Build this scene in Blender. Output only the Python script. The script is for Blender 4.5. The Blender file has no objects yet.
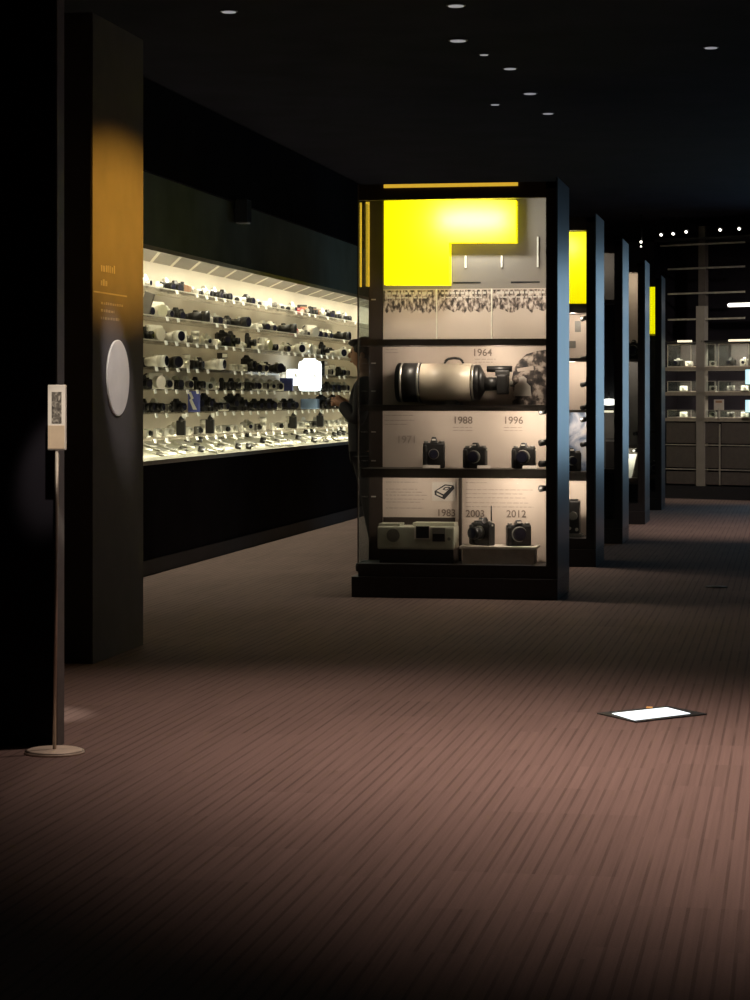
import bpy, bmesh, math, random
from math import sin, cos, tan, atan, radians as R, pi
from mathutils import Vector, Matrix
C = bpy.context.scene.collection
random.seed(7)

# ------------------------------------------------------------------ camera
F = 2300.0
PSI = atan(416 / F); H = 1.4
cd = bpy.data.cameras.new('camera'); cam = bpy.data.objects.new('camera', cd); C.objects.link(cam)
cam.location = (0, 0, H); cam.rotation_euler = (pi / 2, 0, PSI)
cd.sensor_fit = 'AUTO'; cd.sensor_width = 36; cd.lens = F * 36 / 1000; cd.clip_end = 200; cd.shift_y = -.102
bpy.context.scene.camera = cam
FW = Vector((-sin(PSI), cos(PSI), 0))
RT = Vector((cos(PSI), sin(PSI), 0)); UP = RT.cross(FW)
def ray(x, y): return FW * F + RT * (x - 375) + UP * (398 - y)
def ony(x, y, Y):                     # world X, Z seen at photo position x, y on the plane Y
    d = ray(x, y); t = Y / d.y; return d.x * t, H + d.z * t
def onx(x, y, X):
    d = ray(x, y); t = X / d.x; return d.y * t, H + d.z * t

# ------------------------------------------------------------------ world, exposure, lights
sc = bpy.context.scene
sc.view_settings.view_transform = 'Standard'; sc.view_settings.look = 'None'
sc.view_settings.gamma = 1; sc.view_settings.use_curve_mapping = False
sc.view_settings.exposure = 0.0
w = bpy.data.worlds.new('world'); sc.world = w; w.use_nodes = True
bg = w.node_tree.nodes['Background']; bg.inputs[0].default_value = (0.85, 0.70, 1.0, 1); bg.inputs[1].default_value = 0.075

def lamp(name, kind, loc, power, color, size=0.1, target=None, size_y=None, angle=None, blend=0.5):
    l = bpy.data.lights.new(name, kind); l.energy = power; l.color = color
    if kind == 'AREA':
        l.shape = 'RECTANGLE'; l.size = size; l.size_y = size_y or size
    elif kind == 'SPOT':
        l.spot_size = R(angle); l.spot_blend = blend; l.shadow_soft_size = size
    else:
        l.shadow_soft_size = size
    o = bpy.data.objects.new(name, l); C.objects.link(o); o.location = loc
    if target is not None:
        o.rotation_euler = (Vector(target) - Vector(loc)).to_track_quat('-Z', 'Y').to_euler()
    return o
CEIL = 3.9
# ceiling spots that make the warm pool of light on the carpet
lamp('floor_spot', 'SPOT', (0.2, 8.2, CEIL - .1), 480, (1, .74, .62), .15, (0.2, 8.25, 0), angle=83, blend=1)
lamp('floor_spot', 'SPOT', (-1.7, 9.6, CEIL - .1), 230, (1, .74, .62), .15, (-1.6, 9.6, 0), angle=74, blend=1)
lamp('floor_spot', 'SPOT', (-3.05, 10.9, CEIL - .1), 50, (1, .74, .62), .08, (-2.7, 9.6, 0), angle=70, blend=.7)
# orange spot washing the tall column
cs = lamp('column_spot', 'SPOT', (0.4, 12.3, 3.75), 3000, (1, .48, .05), .05, (-3.61, 12.20, 2.33), angle=15.5, blend=1.0); cs.scale = (2.6, 1, 1)
lamp('porthole_spot', 'SPOT', (-2.4, 11.2, 3.3), 190, (1, .90, .84), .02, (-3.61, 12.09, 1.52), angle=15, blend=.8)
lamp('stand_spot', 'SPOT', (-2.2, 7.0, 3.4), 420, (1, .88, .74), .03, (-2.845, 8.69, 1.30), angle=6.6, blend=.8)
# added unseen cool light for the blue sheen on the tower sides
lamp('cool_side_fill', 'AREA', (1.6, 31.0, 1.9), 60, (.44, .71, .95), 3.2, (0.8, 10, 1.9), size_y=2.6)
lamp('cabinet_fill', 'SPOT', (0.6, 28.5, CEIL - .1), 260, (1, .88, .76), .1, (-.9, 32, 1.3), angle=60, blend=.9)  # unseen spot added to brighten the cabinet pillar and drawers
lamp('back_floor_fill', 'SPOT', (-0.3, 24.0, CEIL - .1), 210, (1, .76, .62), .15, (-0.3, 25, 0), angle=80, blend=.9)  # unseen spot added to warm the floor at the far right

# ------------------------------------------------------------------ materials
_mc = {}
def mat(name, col, rough=.5, metal=0, emis=0, ecol=None, var=.12, scale=18, alpha=1, bump=0, spec=.5):
    if name in _mc: return _mc[name]
    m = bpy.data.materials.new(name); m.use_nodes = True; nt = m.node_tree; N = nt.nodes; L = nt.links
    p = N['Principled BSDF']
    p.inputs['Roughness'].default_value = rough; p.inputs['Metallic'].default_value = metal
    p.inputs['Specular IOR Level'].default_value = spec
    tc = N.new('ShaderNodeTexCoord'); no = N.new('ShaderNodeTexNoise'); no.inputs['Scale'].default_value = scale
    no.inputs['Detail'].default_value = 4
    L.new(tc.outputs['Object'], no.inputs['Vector'])
    r = N.new('ShaderNodeValToRGB')
    a = [max(0, c * (1 - var)) for c in col]; b = [min(1, c * (1 + var)) for c in col]
    r.color_ramp.elements[0].position = .3; r.color_ramp.elements[1].position = .7
    r.color_ramp.elements[0].color = (*a, 1); r.color_ramp.elements[1].color = (*b, 1)
    L.new(no.outputs['Fac'], r.inputs['Fac']); L.new(r.outputs['Color'], p.inputs['Base Color'])
    if emis:
        p.inputs['Emission Color'].default_value = (*(ecol or col), 1); p.inputs['Emission Strength'].default_value = emis
    if bump:
        bn = N.new('ShaderNodeBump'); bn.inputs['Strength'].default_value = bump; L.new(no.outputs['Fac'], bn.inputs['Height'])
        L.new(bn.outputs['Normal'], p.inputs['Normal'])
    _mc[name] = m; return m

def glass_mat(name, tint=(.9, .95, .95), refl=.25):
    m = bpy.data.materials.new(name); m.use_nodes = True; nt = m.node_tree; N = nt.nodes; L = nt.links
    N.remove(N['Principled BSDF']); out = N['Material Output']
    t = N.new('ShaderNodeBsdfTransparent'); t.inputs[0].default_value = (*tint, 1)
    g = N.new('ShaderNodeBsdfGlossy'); g.inputs['Roughness'].default_value = .03
    fr = N.new('ShaderNodeFresnel'); fr.inputs['IOR'].default_value = 1.45
    mu = N.new('ShaderNodeMath'); mu.operation = 'MULTIPLY'; mu.inputs[1].default_value = refl; L.new(fr.outputs[0], mu.inputs[0])
    mx = N.new('ShaderNodeMixShader'); L.new(mu.outputs[0], mx.inputs[0]); L.new(t.outputs[0], mx.inputs[1]); L.new(g.outputs[0], mx.inputs[2])
    L.new(mx.outputs[0], out.inputs[0]); return m

def math_node(N, L, op, a, b=None, c=None):
    n = N.new('ShaderNodeMath'); n.operation = op
    for i, v in enumerate((a, b, c)):
        if v is None: continue
        if isinstance(v, (int, float)): n.inputs[i].default_value = v
        else: L.new(v, n.inputs[i])
    return n.outputs[0]

def carpet_mat():
    m = bpy.data.materials.new('striped_carpet'); m.use_nodes = True; nt = m.node_tree; N = nt.nodes; L = nt.links
    p = N['Principled BSDF']; p.inputs['Roughness'].default_value = .95; p.inputs['Specular IOR Level'].default_value = .1
    tc = N.new('ShaderNodeTexCoord'); sp = N.new('ShaderNodeSeparateXYZ'); L.new(tc.outputs['Object'], sp.inputs[0])
    # plank index, each plank 0.25 wide and 1 m long in a brick lay
    ix = math_node(N, L, 'FLOOR', math_node(N, L, 'DIVIDE', sp.outputs[0], .5))
    yo = math_node(N, L, 'ADD', sp.outputs[1], math_node(N, L, 'MULTIPLY', ix, .37))
    iy = math_node(N, L, 'FLOOR', math_node(N, L, 'DIVIDE', yo, .5))
    cb = N.new('ShaderNodeCombineXYZ'); L.new(ix, cb.inputs[0]); L.new(iy, cb.inputs[1])
    wn = N.new('ShaderNodeTexWhiteNoise'); L.new(cb.outputs[0], wn.inputs['Vector'])
    # long thin streaks
    def streak(sx, sy, off):
        c = N.new('ShaderNodeCombineXYZ')
        L.new(math_node(N, L, 'MULTIPLY', sp.outputs[0], sx), c.inputs[0]); L.new(math_node(N, L, 'MULTIPLY', sp.outputs[1], sy), c.inputs[1])
        L.new(math_node(N, L, 'ADD', math_node(N, L, 'MULTIPLY', wn.outputs['Value'], 3.0), off), c.inputs[2])
        n = N.new('ShaderNodeTexNoise'); n.inputs['Scale'].default_value = 1; n.inputs['Detail'].default_value = 2; L.new(c.outputs[0], n.inputs['Vector'])
        return n.outputs['Fac']
    s1 = streak(75, 1.0, 0); s2 = streak(30, .4, 9)
    ph = math_node(N, L, 'FRACT', math_node(N, L, 'DIVIDE', sp.outputs[0], .047))
    ln = math_node(N, L, 'LESS_THAN', ph, .22)                       # the woven dark line
    gate = N.new('ShaderNodeMapRange'); gate.inputs[1].default_value = .28; gate.inputs[2].default_value = .56; L.new(streak(21.3, 1.3, 4), gate.inputs[0])
    dark = math_node(N, L, 'MULTIPLY', ln, gate.outputs[0])
    fz = N.new('ShaderNodeTexNoise'); fz.inputs['Scale'].default_value = 160; L.new(tc.outputs['Object'], fz.inputs['Vector'])
    v = math_node(N, L, 'ADD', .48, math_node(N, L, 'MULTIPLY', s1, .34))
    v = math_node(N, L, 'ADD', v, math_node(N, L, 'MULTIPLY', s2, .25))
    v = math_node(N, L, 'ADD', v, math_node(N, L, 'MULTIPLY', wn.outputs['Value'], .10))
    v = math_node(N, L, 'ADD', v, math_node(N, L, 'MULTIPLY', fz.outputs['Fac'], .45))
    v = math_node(N, L, 'SUBTRACT', v, math_node(N, L, 'MULTIPLY', dark, .32))
    mx = N.new('ShaderNodeVectorMath'); mx.operation = 'SCALE'; mx.inputs[0].default_value = (.235, .168, .150); L.new(v, mx.inputs['Scale'])
    L.new(mx.outputs[0], p.inputs['Base Color'])
    b = N.new('ShaderNodeBump'); b.inputs['Strength'].default_value = .3; b.inputs['Distance'].default_value = .004; L.new(v, b.inputs['Height']); L.new(b.outputs[0], p.inputs['Normal'])
    return m

def tile_mat():
    m = bpy.data.materials.new('reflection_striped_tiles'); m.use_nodes = True; nt = m.node_tree; N = nt.nodes; L = nt.links
    p = N['Principled BSDF']; p.inputs['Roughness'].default_value = .4
    tc = N.new('ShaderNodeTexCoord'); sp = N.new('ShaderNodeSeparateXYZ'); L.new(tc.outputs['Object'], sp.inputs[0])
    cc = math_node(N, L, 'DIVIDE', math_node(N, L, 'ADD', math_node(N, L, 'MULTIPLY', sp.outputs[0], .948), math_node(N, L, 'MULTIPLY', sp.outputs[1], .319)), .21)
    ph = math_node(N, L, 'FRACT', cc)
    ln = math_node(N, L, 'LESS_THAN', ph, .14)  # pale slanted stripes paint reflections onto the case ceiling tiles
    cell = math_node(N, L, 'FLOOR', cc)
    wn = N.new('ShaderNodeTexWhiteNoise'); wn.noise_dimensions = '1D'; L.new(cell, wn.inputs['W'])
    r_ = N.new('ShaderNodeMix'); r_.data_type = 'RGBA'
    c = N.new('ShaderNodeVectorMath'); c.operation = 'SCALE'; c.inputs[0].default_value = (.22, .20, .155); L.new(math_node(N, L, 'ADD', .7, math_node(N, L, 'MULTIPLY', wn.outputs['Value'], .6)), c.inputs['Scale'])
    L.new(ln, r_.inputs[0]); L.new(c.outputs[0], r_.inputs[6]); r_.inputs[7].default_value = (.9, .87, .74, 1)
    L.new(r_.outputs[2], p.inputs['Base Color']); return m

def print_mat(name, cols, scale, stops, detail=6, dist=1.5, stretch=(1, 1, 1)):
    """a printed picture: a noise pattern pushed through a ramp"""
    m = bpy.data.materials.new(name); m.use_nodes = True; nt = m.node_tree; N = nt.nodes; L = nt.links
    p = N['Principled BSDF']; p.inputs['Roughness'].default_value = .6
    tc = N.new('ShaderNodeTexCoord'); mp = N.new('ShaderNodeMapping'); mp.inputs['Scale'].default_value = stretch; L.new(tc.outputs['Object'], mp.inputs[0])
    n = N.new('ShaderNodeTexNoise'); n.inputs['Scale'].default_value = scale; n.inputs['Detail'].default_value = detail; n.inputs['Distortion'].default_value = dist
    L.new(mp.outputs[0], n.inputs['Vector'])
    r = N.new('ShaderNodeValToRGB'); r.color_ramp.interpolation = 'LINEAR'
    e = r.color_ramp.elements
    e[0].position = stops[0]; e[0].color = (*cols[0], 1); e[1].position = stops[-1]; e[1].color = (*cols[-1], 1)
    for s, c in list(zip(stops, cols))[1:-1]:
        k = e.new(s); k.color = (*c, 1)
    L.new(n.outputs['Fac'], r.inputs['Fac']); L.new(r.outputs['Color'], p.inputs['Base Color']); return m

M = {}
M['carpet'] = carpet_mat()
M['ceiling'] = mat('black_ceiling', (.012, .0105, .016), 1, var=.25, scale=2, spec=.05)
M['soffit'] = mat('black_soffit', (.012, .0105, .014), 1, var=.2, scale=2, spec=.05)
M['black_wall'] = mat('black_wall', (.030, .028, .034), .75, var=.2, scale=3)
M['green_wall'] = mat('dark_green_wall', (.22, .28, .245), .9, var=.15, scale=2, spec=.1)
M['graphic'] = mat('charcoal_graphic', (.058, .050, .053), .85, var=.1, scale=6)
M['edge_trim'] = mat('grey_edge', (.16, .145, .13), .6)
M['graphic_text'] = mat('pale_print', (.13, .115, .10), .6)
M['case_back'] = mat('cream_case_lining', (.60, .53, .42), .7, var=.05, scale=2)
M['case_tray'] = mat('cream_tray', (.80, .78, .62), .55, var=.06, scale=6)
M['louver'] = tile_mat()
M['white_line'] = mat('white_joint', (.85, .82, .7), .5)
M['black'] = mat('black_camera_body', (.018, .017, .016), .42, var=.3, scale=60)
M['black_gloss'] = mat('black_lacquer', (.02, .02, .022), .18, var=.1)
M['grey_body'] = mat('grey_camera_body', (.16, .15, .13), .4)
M['silver'] = mat('brushed_silver', (.80, .78, .70), .28, .7, var=.06)
M['white'] = mat('white_plastic', (.92, .90, .82), .4, var=.04)
M['cream'] = mat('cream_enamel', (.60, .52, .40), .42, var=.05, scale=5)
M['bright_card'] = mat('bright_white_card', (.95, .94, .88), .5, var=.02)
M['red'] = mat('red_plastic', (.48, .05, .05), .4)
M['blue'] = mat('blue_print', (.10, .12, .42), .5)
M['steel_blue'] = mat('steel_blue_haze', (.20, .30, .46), .5)  # bluish haze put into a solid colour
M['tan'] = mat('tan_leather', (.36, .20, .11), .6)
M['lens_glass'] = mat('dark_lens_glass', (.02, .02, .035), .05, var=.05)
M['frame'] = mat('dark_bronze_frame', (.040, .029, .022), .45, var=.1)
M['frame_black'] = mat('black_steel_frame', (.012, .012, .014), .45, var=.1)
M['plinth'] = mat('black_plinth', (.018, .018, .022), .5, var=.1)
M['side'] = mat('satin_dark_side_panel', (.045, .055, .065), .30, var=.1, scale=3, spec=.9)
M['backing'] = mat('beige_backing', (.62, .52, .44), .65, var=.05, scale=5)
M['header_grey'] = mat('grey_header', (.24, .21, .18), .6, var=.05, scale=4)
M['yellow'] = mat('yellow_acrylic', (1, .80, .0), .5, emis=.95, ecol=(1, .86, .0), var=.02)
M['yellow_reflection'] = mat('yellow_glass_reflection', (.9, .55, .02), .4, emis=.62, ecol=(1, .60, .05), var=.1, scale=30)  # emission paints the sign's reflection in the tower glass
M['numeral'] = mat('brown_print', (.20, .155, .125), .7)
M['faint'] = mat('faint_print', (.42, .35, .30), .7)
M['crowd'] = print_mat('monochrome_crowd_print', [(.04, .03, .025), (.16, .12, .1), (.42, .34, .29), (.7, .6, .52)], 42, [.38, .46, .54, .62], detail=3, dist=.2, stretch=(1, 1, .55))
M['collage'] = print_mat('monochrome_photographer_print', [(.02, .015, .015), (.09, .07, .06), (.30, .24, .2), (.62, .52, .44)], 15, [.38, .50, .54, .62], detail=3, dist=.2)
M['sky_print'] = print_mat('blue_grey_scenic_print', [(.02, .025, .035), (.12, .17, .27), (.45, .47, .56), (.7, .66, .6)], 5, [.38, .46, .56, .68], detail=4, dist=.5)
M['pad_print'] = print_mat('grey_portrait_print', [(.04, .035, .03), (.14, .12, .1), (.4, .36, .3)], 40, [.35, .55, .7])
M['tan_board'] = mat('tan_board', (.52, .40, .28), .6, var=.08)
M['white_board'] = mat('white_board', (.66, .60, .53), .55, var=.05)
M['porthole'] = mat('pale_round_print', (.62, .585, .56), .6, var=.10, scale=5)
M['device'] = mat('pale_green_grey_metal', (.40, .40, .31), .5, var=.06)
M['glow_white'] = mat('reflection_white', (.9, .95, 1), .5, emis=3.0, ecol=(.85, .93, 1))  # glow painting a white reflection, no lamp
M['panel_glow'] = mat('white_floor_screen', (.9, .95, .97), .5, emis=1.3, ecol=(.83, .95, 1))
M['cyan_screen'] = mat('pale_cyan_screen', (.5, .8, .85), .5, emis=1.0, ecol=(.60, .86, .92))
M['tube'] = mat('white_light_tube', (1, 1, 1), .5, emis=2.6, ecol=(1, .93, .84))
M['warm_strip'] = mat('warm_light_strip', (1, .9, .7), .5, emis=1.1, ecol=(1, .86, .62))
M['dot'] = mat('lamp_dot', (1, 1, 1), .5, emis=3.0, ecol=(1, .94, .82))
M['dim_dot'] = mat('dim_lamp_lens', (.6, .6, .6), .5, emis=.28, ecol=(.8, .8, .9))
M['metal_line'] = mat('dull_metal_edge', (.5, .47, .43), .35, .5)
M['cab_back'] = mat('grey_cabinet_lining', (.30, .275, .24), .6, var=.1, scale=4)
M['cab_dark'] = mat('dark_cabinet_door', (.10, .085, .078), .5, var=.1)
M['cab_shelf'] = mat('taupe_shelf', (.34, .30, .24), .5)
M['cloth'] = mat('black_cloth', (.016, .015, .018), .85, bump=.2)
M['trouser'] = mat('charcoal_trousers', (.02, .02, .024), .85, bump=.2)
M['skin'] = mat('skin', (.52, .28, .18), .5, var=.05)
M['hair'] = mat('black_hair', (.012, .010, .009), .5, scale=80, var=.4)
M['shoe'] = mat('black_leather', (.012, .012, .012), .35)
M['pole_metal'] = mat('satin_steel', (.55, .48, .40), .35, .6)
M['base_metal'] = mat('champagne_steel', (.85, .74, .60), .5, .1)
M['glass'] = glass_mat('clear_glass', (.93, .96, .96), .35)
M['case_glass'] = glass_mat('case_glass', (.97, .98, .96), .0)
M['glass_shelf'] = glass_mat('glass_shelf_sheet', (.93, .92, .89), .5)
M['orange'] = mat('orange_mark', (.8, .35, .08), .5, emis=.5, ecol=(1, .5, .15))

# ------------------------------------------------------------------ mesh helpers
class MB:
    def __init__(s): s.bm = bmesh.new(); s.mi = 0
    def _fin(s, geom, mi, smooth=False):
        for v in geom:
            for f in v.link_faces:
                f.material_index = mi
                if smooth and len(f.verts) == 4: f.smooth = True
    def box(s, c, d, rot=None, mi=0, taper=None, bevel=0):
        mt = Matrix.Translation(c) @ (rot.to_4x4() if rot else Matrix.Identity(4)) @ Matrix.Diagonal((*d, 1))
        g = bmesh.ops.create_cube(s.bm, size=1, matrix=Matrix.Identity(4))['verts']
        if taper:
            for v in g:
                if v.co.z > 0: v.co.x *= taper[0]; v.co.y *= taper[1]
        for v in g: v.co = mt @ v.co
        s._fin(g, mi)
        if bevel:
            es = {e for v in g for e in v.link_edges}
            r = bmesh.ops.bevel(s.bm, geom=list(es), offset=bevel, segments=2, affect='EDGES', profile=.6)
            for f in r['faces']: f.material_index = mi
        return s
    def bb(s, x0, x1, y0, y1, z0, z1, mi=0, bevel=0):
        return s.box(((x0 + x1) / 2, (y0 + y1) / 2, (z0 + z1) / 2), (abs(x1 - x0), abs(y1 - y0), abs(z1 - z0)), mi=mi, bevel=bevel)
    def cyl(s, p, q, r, r2=None, seg=16, mi=0):
        p = Vector(p); q = Vector(q); d = q - p
        mt = Matrix.Translation((p + q) / 2) @ d.to_track_quat('Z', 'Y').to_matrix().to_4x4()
        g = bmesh.ops.create_cone(s.bm, cap_ends=True, segments=seg, radius1=r, radius2=r if r2 is None else r2, depth=d.length, matrix=mt)['verts']
        s._fin(g, mi, True); return s
    def sph(s, c, r, sc=(1, 1, 1), mi=0, seg=16):
        mt = Matrix.Translation(c) @ Matrix.Diagonal((*sc, 1))
        g = bmesh.ops.create_uvsphere(s.bm, u_segments=seg, v_segments=seg // 2, radius=r, matrix=mt)['verts']
        for v in g:
            for f in v.link_faces: f.smooth = True; f.material_index = mi
        return s
    def tube(s, pts, r, seg=8, mi=0):
        for a, b in zip(pts, pts[1:]): s.cyl(a, b, r, seg=seg, mi=mi)
        return s
    def prism(s, poly, d, ax='y', mi=0):     # poly: (x, z) points, extruded d=(y0, y1)
        def P(a, b, t): return (a, t, b) if ax == 'y' else (t, a, b)
        v0 = [s.bm.verts.new(P(a, b, d[0])) for a, b in poly]; v1 = [s.bm.verts.new(P(a, b, d[1])) for a, b in poly]
        n = len(poly); fs = [s.bm.faces.new(v0), s.bm.faces.new(v1[::-1])]
        for i in range(n): fs.append(s.bm.faces.new((v0[i], v0[(i + 1) % n], v1[(i + 1) % n], v1[i])))
        for f in fs: f.material_index = mi
        bmesh.ops.recalc_face_normals(s.bm, faces=fs); return s
    def mesh(s, name, mats):
        bmesh.ops.recalc_face_normals(s.bm, faces=s.bm.faces)
        me = bpy.data.meshes.new(name); s.bm.to_mesh(me); s.bm.free()
        for m in (mats if isinstance(mats, (list, tuple)) else [mats]): me.materials.append(M[m] if isinstance(m, str) else m)
        return me
    def build(s, name, mats, parent=None, **kw):
        return put(name, s.mesh(name, mats), parent, **kw)

def put(name, me, parent=None, loc=(0, 0, 0), rot=None, label=None, cat=None, group=None, kind=None):
    o = bpy.data.objects.new(name, me); C.objects.link(o); o.location = loc
    if rot: o.rotation_euler = rot
    if parent: o.parent = parent
    if label: o['label'] = label
    if cat: o['category'] = cat
    if group: o['group'] = group
    if kind: o['kind'] = kind
    return o
def thing(name, label, cat, loc=(0, 0, 0), rotz=0, group=None):
    return put(name, None, None, loc, (0, 0, rotz), label, cat, group)
def struct(name, mb, m): return mb.build(name, m, kind='structure')
def text_mesh(s, size, depth=.001):
    cu = bpy.data.curves.new('numeral_curve', 'FONT'); cu.body = s; cu.size = size; cu.extrude = depth; cu.offset = size * .012
    cu.align_x = 'CENTER'
    o = bpy.data.objects.new('tmp', cu); C.objects.link(o)
    dg = bpy.context.evaluated_depsgraph_get(); me = bpy.data.meshes.new_from_object(o.evaluated_get(dg))
    bpy.data.objects.remove(o); me.materials.clear(); me.name = 'numeral'; return me

# ------------------------------------------------------------------ room shell
XW = -5.0                                       # the left wall's face
XR = 6.0; YB = 37.0; YF = -2.5
struct('floor', MB().bb(-9, XR, YF, YB, -.1, 0), 'carpet')
struct('ceiling', MB().bb(-9, XR, YF, YB, CEIL, CEIL + .1), 'ceiling')
struct('wall_back', MB().bb(-9, XR, YB, YB + .1, 0, CEIL), 'black_wall')
struct('wall_right', MB().bb(XR, XR + .1, YF, YB, 0, CEIL), 'black_wall')
struct('wall_front', MB().bb(-9, XR, YF - .1, YF, 0, CEIL), 'black_wall')
CY0, CY1, CZ0, CZ1, CXB = 15.9, 31.6, .898, 2.581, -5.47        # case opening
lw = MB()
lw.bb(XW - .6, XW, YF, CY0, 0, 3.18); lw.bb(XW - .6, XW, CY1, YB, 0, 3.18)
lw.bb(XW - .6, XW, CY0, CY1, CZ1 + .03, 3.18, mi=0); lw.bb(XW - .6, XW, CY0, CY1, 0, CZ0 - .02, mi=2)
lw.bb(XW - .6, CXB - .02, CY0, CY1, CZ0 - .02, CZ1 + .03, mi=1)
struct('wall_left', lw, ['green_wall', 'black_wall', 'soffit'])
struct('trim_1', MB().bb(XW - .6, XW + .03, YF, YB, 3.18, CEIL), 'soffit')           # black soffit over the wall
struct('baseboard_left', MB().bb(XW, XW + .015, CY0 - 4, YB, 0, .12), 'black_wall')
# stub wall near the camera and its pale edge
struct('wall_near', MB().bb(-6.5, -2.900, 8.845, 8.935, 0, CEIL), 'soffit')
struct('trim_2', MB().bb(-2.900, -2.894, 8.845, 8.935, 0, CEIL), 'edge_trim')
# tall column with the graphic on its side
col = thing('graphic_column', 'tall dark column with orange-lit side, round pale porthole and small printed text', 'column', (-4.157, 12.12, 0))
MB().bb(-.52, .532, -.475, .49, 0, 3.43).build('column_body', 'black_wall', col)
gp = MB().bb(.533, .540, -.472, .488, 0.0, 3.43).build('graphic_panel', 'graphic', col)
pp = MB().cyl((.540, -.03, 1.509), (.548, -.03, 1.509), .208, seg=48).build('porthole_rim', 'white', col)
MB().cyl((.548, -.03, 1.509), (.551, -.03, 1.509), .203, seg=48).build('porthole_print', 'porthole', pp)
tx = MB()
for (y0, z, wd, hh) in ((-.33, 2.075, .26, .045), (-.33, 2.0, .13, .035), (-.33, 1.90, .42, .016), (-.33, 1.86, .25, .016), (-.33, 1.82, .34, .016)):
    y = y0; 
    while y < y0 + wd:
        a = random.uniform(.02, .045); tx.bb(.540, .5415, y, min(y + a, y0 + wd), z, z + hh * random.uniform(.7, 1)); y += a + .012
tx.build('printed_text', 'graphic_text', col)
MB().bb(.540, .5415, -.46, .16, 1.958, 1.966).build('printed_rule', 'graphic_text', col)

# ------------------------------------------------------------------ sign stand beside the stub wall
st = thing('sign_stand', 'slim metal pole stand with small white sign board and round base by the dark wall', 'sign stand', (-2.858, 8.70, 0))
MB().cyl((0, 0, 0), (0, 0, .010), .119, .117, seg=48).cyl((0, 0, .010), (0, 0, .016), .117, .10, seg=48).build('base', 'base_metal', st)
MB().cyl((0, 0, .014), (.011, 0, 1.21), .0075, seg=12).build('pole', 'pole_metal', st)
bd = MB().bb(-.024, .048, -.012, .008, 1.195, 1.452, bevel=.003).build('sign_board', 'white_board', st)
MB().bb(-.007, .033, -.0145, -.012, 1.302, 1.424).build('picture', 'pad_print', bd)
MB().bb(-.022, .046, -.0145, -.012, 1.200, 1.292, bevel=.001).build('lower_card', 'tan_board', bd)

# ------------------------------------------------------------------ floor light panel and floor outlet
def onf(x, y):
    d = ray(x, y); t = -H / d.z; return Vector((d.x * t, d.y * t))
q = [Vector((-.846, 10.202)), Vector((-.553, 10.490)), Vector((-.365, 10.257)), Vector((-.657, 9.950))]
ctr = sum(q, Vector((0, 0))) / 4
fp = thing('floor_light_panel', 'glowing white rectangular panel in a dark frame set in the carpet', 'floor light', (ctr.x, ctr.y, 0))
def poly_xy(pts, z0, z1):
    b = MB(); v0 = [b.bm.verts.new((p.x, p.y, z0)) for p in pts]; v1 = [b.bm.verts.new((p.x, p.y, z1)) for p in pts]
    n = len(pts); b.bm.faces.new(v0); b.bm.faces.new(v1)
    for i in range(n): b.bm.faces.new((v0[i], v0[(i + 1) % n], v1[(i + 1) % n], v1[i]))
    return b
poly_xy([p - ctr for p in q], .0, .006).build('frame', 'plinth', fp)
qi = [Vector((-.778, 10.182)), Vector((-.551, 10.423)), Vector((-.437, 10.243)), Vector((-.666, 9.984))]
poly_xy([p - ctr for p in qi], .006, .008).build('lit_screen', 'panel_glow', fp)
MB().bb(-.035, -.008, .165, .19, .006, .010).build('marker_light', 'orange', fp)
ou = thing('floor_outlet', 'small dark round floor outlet in the dim carpet right of the towers', 'floor outlet', (-.543, 17.186, 0))
MB().cyl((0, 0, 0), (0, 0, .008), .08, seg=24).build('cover', 'grey_body', ou)
MB().bb(-.03, .03, -.02, .02, .008, .011).build('lid', 'metal_line', ou)

# ------------------------------------------------------------------ long wall case
wc = thing('wall_display_case', 'long brightly lit cream case recessed in the left wall, full of cameras', 'display case', (XW, CY0, 0))
LY = CY1 - CY0; DX = CXB - XW
MB().bb(DX - .015, DX, 0, LY, CZ0, CZ1).build('back_panel', 'case_back', wc)
MB().bb(DX, -.002, -.012, 0, CZ0, CZ1).build('end_panel', 'case_back', wc)
MB().bb(DX, -.002, LY, LY + .012, CZ0, CZ1).build('end_panel', 'case_back', wc)
cp = MB().bb(DX, -.002, 0, LY, CZ1, CZ1 + .02).build('ceiling_panel', 'louver', wc)
MB().prism([(-.002, CZ0 - .015), (-.002, CZ0), (DX, 1.03), (DX, CZ0 - .015)], (0, LY)).build('sloped_tray', 'case_tray', wc)
MB().bb(-.012, .004, 0, LY, CZ1 - .006, CZ1 + .03).bb(-.012, .004, 0, LY, CZ0 - .03, CZ0 + .004).build('edge_trim', 'metal_line', wc)
MB().bb(-.010, -.004, 0, LY, CZ0 + .004, CZ1 - .006).build('front_glass', 'case_glass', wc)
def long_lamp(loc, d, power, color, thick, length):
    o = lamp('case_light', 'AREA', loc, power, color, thick, None, size_y=length)
    z = -Vector(d).normalized(); y = Vector((0, 1, 0)); x = y.cross(z)
    o.rotation_euler = Matrix((x, y, z)).transposed().to_euler(); return o
for k in range(5):
    yy = CY0 + LY * (k + .5) / 5
    long_lamp((XW - .045, yy, CZ1 - .02), (-.35, 0, -.94), 26, (1, .91, .71), .03, LY / 5 * .96)
    long_lamp((XW - .035, yy, CZ0 + .05), (-.6, 0, .8), 12, (1, .93, .72), .03, LY / 5 * .96)
SHZ = [2.310, 2.075, 1.876, 1.655, 1.474, 1.277, 1.071]
XS = -.10                                  # shelf front, from the wall face
card_me = MB().bb(0, .010, -.028, .028, -.034, .0, bevel=0).mesh('caption_card', 'bright_card')
SPC = .335
SHN = ['top', 'second', 'third', 'fourth', 'fifth', 'sixth', 'bottom']
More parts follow.
